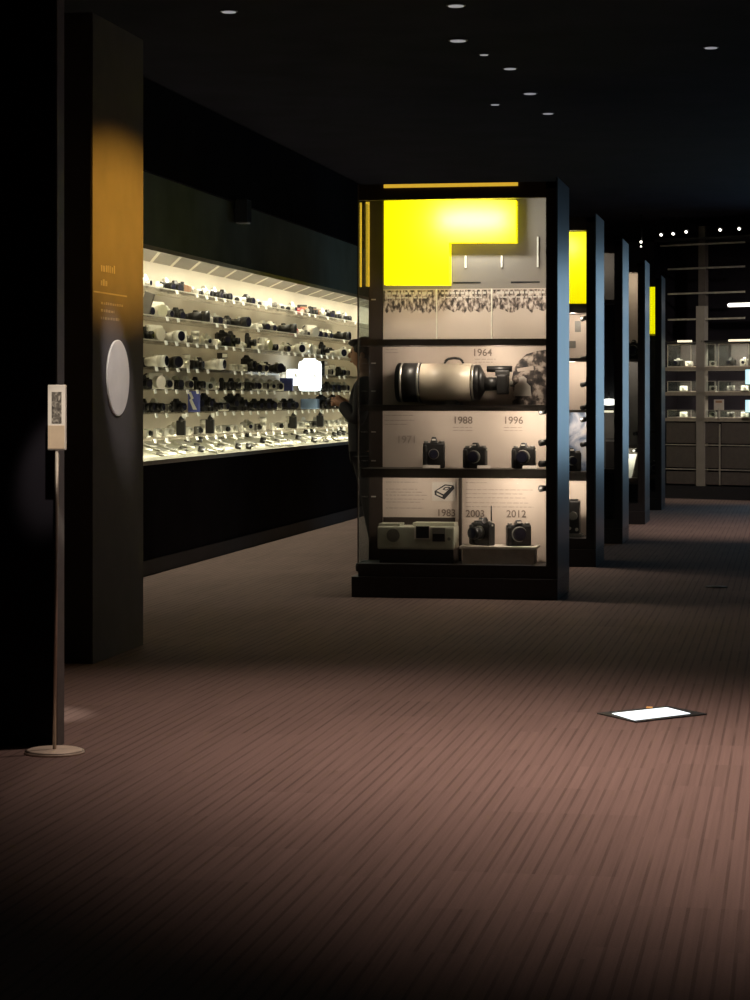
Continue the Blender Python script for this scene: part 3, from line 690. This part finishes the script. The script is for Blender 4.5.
# white riser with two cameras
zr = zz(546, .08)
rs = thing('display_riser', 'low white box riser under the 2003 and 2012 cameras', 'riser', (XLT + px(500, 550, .22)[0], Y + .22, zf))
hw = (px(539, 550, .08)[0] - px(462, 550, .08)[0]) / 2
MB().bb(-hw, hw, -.14, .12, zr - zf - .02, zr - zf, bevel=.002).build('top_board', 'white_board', rs)
MB().bb(-hw + .02, hw - .02, -.12, .11, 0, zr - zf - .02).build('riser_body', 'faint', rs)
pro_camera((XLT + px(483, 530, .2)[0], Y + .2, zr), 'black camera with a thin antenna under the year 2003 in the nearest tower', .185, .20, ll=.08, lens_r=.046, antenna=True, rz=R(-38))
pro_camera((XLT + px(518.5, 530, .2)[0], Y + .2, zr), 'rounded black camera under the year 2012 in the nearest tower', .175, .185, ll=.05, lens_r=.05, rz=R(16))

# ------------------------------------------------------------------ the other towers
def px_off(px_): return px_
# second tower: yellow header, two pale compartments, blue picture, box camera
Y = 19.08
s = (19.08) / 15.90
def ty(T, y):        # height at photo row y on this tower's front
    return ony(580, y, T)[1]
T2 = tower(Y, 'second display tower, tall yellow sign seen in a narrow strip over pale shelves', 'none')
t, px, zz, xx, x1, xa, xb, shelf, backing, knob, lampj = T2
def fx(x, T, d=0): return ony(x, 400, T + d)[0] - XLT
def panel(t, T, x0, x1_, ya, yb, m, name='backing_panel', d=BD, th=.012):
    return MB().bb(x0, x1_, d - th, d, ty(T + d, yb), ty(T + d, ya)).build(name, m, t)
def bar(t, T, ya, yb): return MB().bb(.012, x1 + .02, .05, BD, ty(T + .05, yb), ty(T + .05, ya)).build('shelf', 'frame', t)
panel(t, Y, .05, xb, 226, 313, 'header_grey')
MB().bb(.10, xb - .012, BD - .13, BD - .013, ty(Y + .3, 303), ty(Y + .3, 232)).build('yellow_sign', 'yellow', t)
bar(t, Y, 304, 313)
panel(t, Y, .05, xb, 313, 358, 'backing'); bar(t, Y, 358, 361.5); panel(t, Y, .05, xb, 361, 411, 'backing'); bar(t, Y, 410, 412.5)
panel(t, Y, .05, xb, 412, 472, 'sky_print', 'picture_panel'); bar(t, Y, 472, 481); panel(t, Y, .05, xb, 481, 535, 'backing')
lamp('header_lamp', 'POINT', (XLT + 1.15, Y + .1, ty(Y, 243)), 3.5, (1, .9, .7), .04)
for (yy, p) in ((316, 1.6), (364, 2.2), (416, 2.0), (484, 1.8)): lamp('tower_spot', 'POINT', (XLT + x1 - .12, Y + .10, ty(Y, yy)), p * 3.2, (1, .80, .64), .03); lamp('tower_spot', 'POINT', (XLT + x1 - .8, Y + .10, ty(Y, yy)), p * 1.6, (1, .80, .64), .03)
def knob2(t, T, y):
    z = ty(T + .07, y); MB().cyl((x1 - .005, .07, z), (x1 - .045, .11, z - .008), .018, .022).cyl((x1 + .02, .06, z + .01), (x1 - .005, .07, z), .010).build('spot_head', 'black', t)
for k in (318, 358, 384, 407, 419, 444): knob2(t, Y, k)
def wx(x, T, d): return ony(x, 400, T + d)[0]
MB().bb(fx(568, Y, BD), fx(576, Y, BD), BD - .02, BD - .012, ty(Y + BD, 348), ty(Y + BD, 341)).build('printed_picture', 'grey_body', t)
pc = MB().bb(fx(575, Y, BD), fx(581, Y, BD), BD - .016, BD - .012, ty(Y + BD, 332), ty(Y + BD, 321)).build('printed_picture', 'grey_body', t)
pro_camera((wx(571, Y, .22), Y + .22, ty(Y + .05, 472)), 'black camera before the blue picture in the second tower', .17, .20, rz=R(20))
bx = thing('box_camera', 'dark box-shaped camera with silver knobs on the lowest level of the second tower', 'camera', (wx(574, Y, .2), Y + .2, .235))
hb = ty(Y + .2, 501) - .235
MB().box((0, 0, hb * .55), (.10, .14, hb * .9), bevel=.01).build('body', 'black', bx)
MB().box((0, 0, hb * .05), (.14, .16, hb * .1), bevel=.004).build('foot', 'grey_body', bx)
MB().cyl((0, -.07, hb * .6), (0, -.11, hb * .6), .035, seg=24).build('lens', 'grey_body', bx)
MB().cyl((-.03, -.072, hb * .25), (-.03, -.085, hb * .25), .014).cyl((.03, -.072, hb * .22), (.03, -.085, hb * .22), .014).build('knobs', 'silver', bx)
MB().box((0, 0, hb * 1.02), (.07, .08, hb * .06)).build('viewfinder', 'black', bx)

# third tower, dark with a small lit oval lamp
Y = 22.15
T3 = tower(Y, 'third display tower, mostly dark with a small glowing oval lamp inside', 'none')
t = T3[0]
panel(t, Y, .05, xb, 252, 300, 'header_grey'); panel(t, Y, .05, xb, 304, 398, 'frame_black'); bar(t, Y, 300, 304)
panel(t, Y, .05, xb, 413, 470, 'cab_back'); bar(t, Y, 409, 413); panel(t, Y, .05, xb, 470, 525, 'frame_black')
lamp('tower_spot', 'POINT', (XLT + x1 - .15, Y + .1, ty(Y, 420)), .7, (1, .86, .74), .03)
MB().bb(fx(601, Y, .2), x1 - .01, .04, .055, ty(Y, 412.5), ty(Y, 410.5)).build('light_strip', 'warm_strip', t)
lo = thing('oval_lamp', 'small bright oval lamp hanging inside the third tower', 'lamp', (wx(609, Y, .2), Y + .2, ty(Y + .2, 402)))
MB().sph((0, 0, 0), 1, (.10, .05, .032), seg=24).build('lamp_glass', 'tube', lo)
MB().cyl((0, 0, .03), (0, 0, .10), .006).build('lamp_stem', 'frame_black', lo)
lamp('tower_spot', 'POINT', (XLT + x1 - .15, Y + .1, ty(Y, 262)), 1.6, (1, .86, .74), .03)
fr3 = thing('framed_print', 'small framed print standing low inside the third tower', 'frame', (wx(611, Y, .3), Y + .32, ty(Y + .05, 470)))
MB().bb(-.05, .05, -.006, .006, 0, .30).build('print', 'cab_dark', fr3); MB().bb(-.055, .055, -.010, -.006, .27, .29).bb(.04, .055, -.010, -.006, 0, .29).build('frame', 'metal_line', fr3)
bar(t, Y, 469, 473)

# fourth tower
Y = 25.6
T4 = tower(Y, 'fourth display tower with a beige lit top panel and leaning booklet', 'none')
t = T4[0]
panel(t, Y, .05, xb, 274, 360, 'backing'); bar(t, Y, 359, 362); panel(t, Y, .05, xb, 362, 446, 'cab_back'); bar(t, Y, 445, 448); panel(t, Y, .05, xb, 448, 484, 'header_grey')
lamp('tower_spot', 'POINT', (XLT + x1 - .10, Y + .1, ty(Y, 280)), 3.0, (1, .80, .6), .03)
lamp('tower_spot', 'POINT', (XLT + x1 - .10, Y + .1, ty(Y, 366)), 1.5, (1, .85, .74), .03)
lamp('tower_spot', 'POINT', (XLT + x1 - .10, Y + .1, ty(Y, 451)), 2.4, (1, .92, .74), .03)
pro_camera((wx(634, Y, .2), Y + .2, ty(Y + .05, 359)), 'camera with a bright lens rim on the upper shelf of the fourth tower', .16, .22, lens_r=.055, rz=R(-10))
bk = thing('leaning_booklet', 'pale booklet leaning on the low shelf of the fourth tower', 'booklet', (wx(631.5, Y, .25), Y + .25, ty(Y + .2, 478)))
MB().prism([(-.05, 0), (0, 0), (.06, .27), (-.05, .27)], (-.01, .01)).build('cover', 'white', bk)
bar(t, Y, 478, 482)
for k in (433, 450): knob2(t, Y, k)

# fifth tower
Y = 28.9
T5 = tower(Y, 'farthest display tower, narrow yellow sign strip in front of the glass cabinets', 'none')
t = T5[0]
panel(t, Y, .05, xb, 284, 336, 'header_grey')
MB().bb(.10, xb - .005, BD - .13, BD - .013, ty(Y + .3, 334), ty(Y + .3, 287)).build('yellow_sign', 'yellow', t)
bar(t, Y, 336, 340); panel(t, Y, .05, xb, 340, 430, 'cab_dark'); bar(t, Y, 430, 433); panel(t, Y, .05, xb, 433, 476, 'cab_dark'); bar(t, Y, 475, 479)
pro_camera((wx(654.5, Y, .2), Y + .2, ty(Y + .05, 475)), 'black camera low in the farthest tower', .16, .20, rz=R(0))
MB().bb(fx(648, Y, .1), fx(653, Y, .1), .06, .08, ty(Y, 478), ty(Y, 476.5)).build('light_strip', 'warm_strip', t)

# ------------------------------------------------------------------ cabinet wall at the far right
A = R(-27)
P0 = Vector((-1.86, 32.46, 0)); DV = Vector((cos(A), sin(A), 0)); NV = Vector((-sin(A), cos(A), 0))  # NV points away from the camera
def cabp(x, y, off=0):
    d = ray(x, y); o = Vector((0, 0, H)); tt = ((P0 + NV * off) - o).dot(NV) / d.dot(NV); p = o + d * tt
    return (p - P0).dot(DV), p.z
cab = thing('cabinet_wall', 'tall dark glass-fronted cabinet wall at the far right with thin metal rails', 'cabinet', P0, A)
U1 = cabp(800, 400)[0]; cu = lambda x, o=0: cabp(x, 400, o)[0]; cz = lambda y, x=700, o=0: cabp(x, y, o)[1]
MB().bb(0, U1, .0, .6, 0, cz(486)).build('plinth', 'plinth', cab)
MB().bb(0, U1, .58, .6, cz(486), cz(240)).build('back_panel', 'soffit', cab)
MB().bb(-.03, .0, .0, .6, 0, cz(240)).bb(U1, U1 + .03, 0, .6, 0, cz(240)).build('side_panel', 'soffit', cab)
MB().bb(-.03, U1 + .03, .0, .6, cz(240), cz(237)).build('top_panel', 'frame_black', cab)
pst = MB().bb(cu(696), cu(704.5), .0, .10, cz(486), cz(306)).build('pillar', 'cab_back', cab)
MB().bb(cu(697), cu(704), .04, .12, cz(306), cz(226)).build('upper_pillar', 'cab_dark', cab)
for k, y in enumerate((244, 268, 293, 319)):
    MB().bb(0.05 if k == 0 else cu(667), cu(744), .02, .035, cz(y) - .012, cz(y) + .012).build('metal_rail', 'metal_line', cab)
# drawers under the showcase
for a, b in ((665, 718), (720, 772)):
    for y0, y1 in ((422, 444), (446, 468.5), (471, 485)):
        MB().bb(cu(a) + .01, cu(b) - .005, .02, .05, cz(y1) + .01, cz(y0) - .01).build('drawer_front', 'cab_dark', cab)
for y in (445, 469.5): MB().bb(cu(665), U1 - .02, .01, .03, cz(y) - .008, cz(y) + .008).build('drawer_rail', 'metal_line', cab)
MB().bb(cu(718.6), cu(719.6), .005, .03, cz(485), cz(424)).build('drawer_stile', 'metal_line', cab)
levels = [(342, 370), (370, 395), (395, 421)]
for k, (a, b) in enumerate(levels):
    MB().bb(cu(664), U1 - .02, .0, .45, cz(b + .5), cz(b - 3)).build('shelf_board', 'cab_shelf', cab)
MB().bb(cu(664), U1 - .02, .0, .45, cz(342.5), cz(340.5)).build('shelf_board', 'frame_black', cab)
for i, (a, b) in enumerate(((678, 692), (729, 775))):
    MB().bb(cu(a), cu(b), -.02, .0, cz(342), cz(340)).build('light_strip', 'warm_strip', cab)
tb = thing('tube_lamp', 'long bright white tube lamp at the right edge above the glass boxes', 'lamp', P0 + DV * cu(752) + Vector((0, 0, cz(306))) - NV * .02, A)
MB().cyl((cu(730) - cu(752), 0, 0), (cu(774) - cu(752), 0, 0), .026).sph((cu(730) - cu(752), 0, 0), .026).build('tube', 'tube', tb)
MB().bb(cu(730) - cu(752), cu(774) - cu(752), .02, .05, .01, .04).build('tube_holder', 'frame_black', tb)
for (x, y) in ((690, 350), (730, 350), (690, 378), (735, 378), (690, 403), (735, 403)):
    u, z = cabp(x, y, .1); q_ = P0 + DV * u + NV * .06; lamp('cabinet_lamp', 'AREA', (q_.x, q_.y, z), 3.2, (1, .88, .70), .5, (q_.x + NV.x, q_.y + NV.y, z - .8), size_y=.03)
# glass boxes with small cameras on the three shelves
gb = [(666, 690), (701, 714), (717, 748)]
desc = ['left', 'middle', 'right']
rowd = ['upper', 'middle', 'lower']
for r_, (a, b) in enumerate(levels):
    top = {0: 344, 1: 381, 2: 410}[r_]
    for c_, (x0, x1_) in enumerate(gb):
        u0, u1 = cu(x0), cu(x1_); zb = cz(b - 3); zt = cz(top)
        g = thing('glass_box', 'glass box on the %s cabinet shelf at far right, %s of three' % (rowd[r_], desc[c_]), 'glass box', P0 + DV * ((u0 + u1) / 2) + NV * .12 + Vector((0, 0, zb + .001)), A, 'glass boxes on the cabinet shelves')
        hw_ = (u1 - u0) / 2; hh = zt - zb
        MB().bb(-hw_, hw_, -.08, -.076, 0.012, hh).bb(-hw_, hw_, -.08, .28, hh - .004, hh).bb(-hw_, -hw_ + .004, -.08, .28, .012, hh).bb(hw_ - .004, hw_, -.08, .28, .012, hh).build('glass_cover', 'glass', g)
        MB().bb(-hw_, hw_, -.085, .29, 0, .012).build('base_board', 'white_board', g)
        MB().bb(-hw_, hw_, .28, .29, .012, hh).build('back_board', 'cab_dark', g)
        MB().bb(-hw_, hw_, -.086, -.08, hh - .008, hh).bb(-hw_, -hw_ + .010, -.086, -.08, .012, hh).bb(hw_ - .010, hw_, -.086, -.08, .012, hh).build('edge_strips', 'metal_line', g)
        kk = [['slr_silver', 'compact_white'], ['compact_silver'], ['slr_black', 'range']][c_] if hh > .2 else [['compact_white'], ['compact_silver'], ['compact_grey', 'compact_white']][c_]
        for n_, kd in enumerate(kk):
            off = (n_ - (len(kk) - 1) / 2) * hw_ * .9
            p_ = P0 + DV * ((u0 + u1) / 2 + off) + NV * .16 + Vector((0, 0, zb + .014))
            lab = '%s in the %s glass box of the %s cabinet shelf' % (KINDS[kd][2], desc[c_], rowd[r_])
            place(kd, p_, A - pi / 2, lab, 'small cameras in the cabinet glass boxes')
sg = thing('small_notice', 'small cream notice card standing on the lower cabinet shelf at far right', 'notice', P0 + DV * cu(719.5) - NV * .015 + Vector((0, 0, cz(410))), A)
MB().bb(-.075, .075, -.006, .006, 0, cz(399.5) - cz(410)).build('card', 'white_board', sg)
MB().bb(-.05, .05, -.008, -.006, .10, .13).build('printed_picture', 'tan', sg)
MB().bb(-.01, .01, -.01, .012, -.115, .02).build('card_foot', 'metal_line', sg)
for k, (y0, y1) in enumerate(((370, 384.5), (400, 412))):
    scn = thing('small_screen', ['pale cyan lit screen at the right picture edge, the upper of two', 'pale cyan lit screen at the right picture edge, the lower of two'][k], 'screen', P0 + DV * cu(758) - NV * .10 + Vector((0, 0, cz(y1))), A, 'lit screens at the cabinet')
    w_ = cu(758) - cu(749)
    MB().bb(-w_, w_, -.004, .0, 0, cz(y0) - cz(y1)).build('screen_face', 'cyan_screen', scn)
    MB().bb(-w_ - .005, w_ + .005, .0, .03, -.01, cz(y0) - cz(y1) + .01).build('screen_case', 'frame_black', scn)
    MB().bb(-.02, .02, .03, .11, .01, .05).build('mount', 'metal_line', scn)

# ------------------------------------------------------------------ ceiling lights
def downlight(x, y, r=.05, m='dim_dot', lab='', bright=False):
    d = ray(x, y); t_ = (CEIL - H) / d.z; p = Vector((d.x * t_, d.y * t_, CEIL))
    o = thing('ceiling_downlight', lab, 'ceiling light', p, 0, 'recessed ceiling downlights')
    MB().cyl((0, 0, -.006), (0, 0, 0), r * 1.25, seg=20).build('trim_ring', 'frame_black', o)
    MB().cyl((0, 0, -.010), (0, 0, -.006), r, seg=20).build('lens', m, o)
DL = [(456, 5, .05, 'topmost dim downlight, at the upper picture edge'), (458, 40, .055, 'brightest dim downlight, second of the central row'), (510, 68, .045, 'dim downlight, third going down the central row'),
      (530, 93, .05, 'dim downlight, fourth going down the central row'), (548, 113, .045, 'dim downlight, lowest of the central row'), (495, 104, .035, 'faint downlight just left of the central row'),
      (484, 54, .03, 'faint tiny downlight beside the second of the central row'), (711, 47, .045, 'lone dim downlight at the upper right of the ceiling'), (229, 11, .045, 'lone dim downlight at the upper left of the ceiling')]
for x, y, r_, lab in DL: downlight(x, y, r_, 'dim_dot', lab)
TL = [(662, 234, 'leftmost'), (674, 233, 'second from the left'), (687, 231, 'third from the left'), (721, 229, 'second from the right'), (740, 228, 'rightmost')]
for x, y, lab in TL:
    u, z = cabp(x, y, -.2); p = P0 + DV * u - NV * .2 + Vector((0, 0, z))
    o = thing('track_spotlight', 'small bright ceiling spotlight above the far cabinets, ' + lab, 'spotlight', p, A, 'spotlights above the far cabinets')
    MB().cyl((0, .03, .03), (0, -.02, -.01), .036, .038, seg=14).build('housing', 'frame_black', o)
    MB().cyl((0, -.02, -.01), (0, -.030, -.018), .020, seg=14).build('lens', 'dot', o)
    MB().cyl((0, .03, .03), (0, .03, CEIL - z), .008, seg=8).build('stem', 'frame_black', o)
u, z = cabp(641, 242, -1.0)
o = thing('track_spotlight', 'tiny twin ceiling spotlight over the fourth tower, left of the spotlight row', 'spotlight', P0 + DV * u - NV * 1.0 + Vector((0, 0, z)), A, 'spotlights above the far cabinets')
MB().sph((0, 0, 0), .018).sph((0, 0, -.06), .012).build('lamps', 'dot', o); MB().cyl((0, .02, 0), (0, .02, CEIL - z), .008).build('stem', 'frame_black', o)
# small black box on the soffit
o = thing('wall_speaker', 'small black box mounted high on the left wall above the case', 'speaker', (XW + .08, onx(243, 192, XW + .08)[0], 3.0))
MB().box((0, 0, .1), (.12, .16, .22), bevel=.01).build('cabinet', 'frame_black', o); MB().box((.062, 0, .1), (.004, .13, .19)).build('grille', 'cloth', o)
MB().box((-.07, 0, .1), (.03, .05, .05)).build('bracket', 'metal_line', o)

# ------------------------------------------------------------------ the visitor behind the first tower, facing the wall case (towards -X)
def skin(name, verts, edges, radii, m, parent, root=0, sub=2):
    me = bpy.data.meshes.new(name); me.from_pydata(verts, edges, []); me.materials.append(M[m])
    o = put(name, me, parent)
    md = o.modifiers.new('skin', 'SKIN'); md.use_smooth_shade = True
    for i, r_ in enumerate(radii): me.skin_vertices[0].data[i].radius = (r_, r_) if not isinstance(r_, tuple) else r_
    me.skin_vertices[0].data[root].use_root = True
    s_ = o.modifiers.new('sub', 'SUBSURF'); s_.levels = sub; s_.render_levels = sub
    dg = bpy.context.evaluated_depsgraph_get(); me2 = bpy.data.meshes.new_from_object(o.evaluated_get(dg))
    o.modifiers.clear(); o.data = me2; me2.name = name
    for p in me2.polygons: p.use_smooth = True
    return o
hx, hy = ony(368, 400, 18.3)[0], 18.3
pr = thing('person', 'dark haired person in dark clothes behind nearest tower, facing the wall case', 'person', (hx, hy, 0))
# local frame: facing -x; y = sideways
V = []; E_ = []; Rr = []
def v(p, r_): V.append(p); Rr.append(r_); return len(V) - 1
def e(*ids):
    for a, b in zip(ids, ids[1:]): E_.append((a, b))
pel = v((0, 0, .96), .13); wa = v((0, 0, 1.10), .12); ch = v((.0, 0, 1.34), .135); nk0 = v((.0, 0, 1.52), .075); nk = v((-.02, 0, 1.60), .056)
h1 = v((-.035, 0, 1.68), .078); h2 = v((-.03, 0, 1.76), .088)
e(pel, wa, ch, nk0, nk, h1, h2)
joints = {}
for s_ in (-1, 1):
    sh_ = v((.0, s_ * .19, 1.49), .062); el = v((-.03, s_ * .24, 1.21), .044); wr = v((-.17, s_ * .12, 1.34), .030); pa = v((-.23, s_ * .085, 1.375), .034)
    e(nk0, sh_, el, wr, pa)
    hp = v((0, s_ * .09, .90), .095); kn = v((.05, s_ * .10, .50), .062); an = v((.13, s_ * .10, .09), .042); to = v((-.03, s_ * .11, .045), .034)
    e(pel, hp, kn, an, to)
    for f_ in range(4):
        a = v((-.265 - .004 * f_, s_ * (.085 - .0), 1.398 - f_ * .019), .0095); b = v((-.288 - .003 * (1.5 - abs(f_ - 1.5)), s_ * .06, 1.400 - f_ * .019), .009); c = v((-.282, s_ * .035, 1.398 - f_ * .019), .008)
        e(pa, a, b, c)
    th = v((-.235, s_ * .055, 1.405), .011); th2 = v((-.255, s_ * .035, 1.42), .009); e(pa, th, th2)
body = skin('body', V, E_, Rr, 'skin', pr)
# head details
MB().sph((-.045, 0, 1.755), .1, (1.02, .80, 1.18)).build('head', 'skin', body)
MB().sph((-.150, 0, 1.745), .016, (1, .8, 1.5)).sph((-.03, -.083, 1.745), .028, (.7, .35, 1.1)).sph((-.03, .083, 1.745), .028, (.7, .35, 1.1)).sph((-.135, 0, 1.695), .022, (.6, 1.1, .4)).build('nose_ears_mouth', 'skin', body)
MB().sph((-.128, -.032, 1.768), .012, (.6, 1, .7)).sph((-.128, .032, 1.768), .012, (.6, 1, .7)).build('eyes', 'hair', body)
MB().sph((-.022, 0, 1.79), .110, (1.0, .86, 1.0)).sph((-.09, 0, 1.845), .07, (1.05, 1.0, .5)).sph((.03, 0, 1.73), .08, (.8, .9, 1.1)).build('hair', 'hair', pr)
# clothes
cv = [(0, 0, .76), (0, 0, 1.05), (0, 0, 1.32), (0, 0, 1.515)]; ce = [(0, 1), (1, 2), (2, 3)]; cr = [.17, .175, .185, .09]
for s_ in (-1, 1):
    b = len(cv); cv += [(0, s_ * .19, 1.485), (-.03, s_ * .245, 1.205), (-.20, s_ * .105, 1.352)]; cr += [.088, .072, .052]; ce += [(3, b), (b, b + 1), (b + 1, b + 2)]
skin('jacket', cv, ce, cr, 'cloth', pr)
tv = [(0, 0, .95)]; te = []; tr = [.12]
for s_ in (-1, 1):
    b = len(tv); tv += [(0, s_ * .09, .88), (.05, s_ * .10, .50), (.13, s_ * .10, .07)]; tr += [.108, .08, .066]; te += [(0, b), (b, b + 1), (b + 1, b + 2)]
skin('trousers', tv, te, tr, 'trouser', pr)
for s_ in (-1, 1):
    MB().box((.06, s_ * .105, .04), (.28, .10, .08), bevel=.03).build('shoe', 'shoe', pr)
hc = thing('handheld_camera', 'small dark camera held up in the hands of the person', 'camera', (hx - .275, hy, 1.372), pi)
MB().box((0, 0, 0), (.03, .13, .075), bevel=.008).build('body', 'black', hc); MB().cyl((.012, 0, 0), (.06, 0, 0), .028).build('lens', 'black', hc)
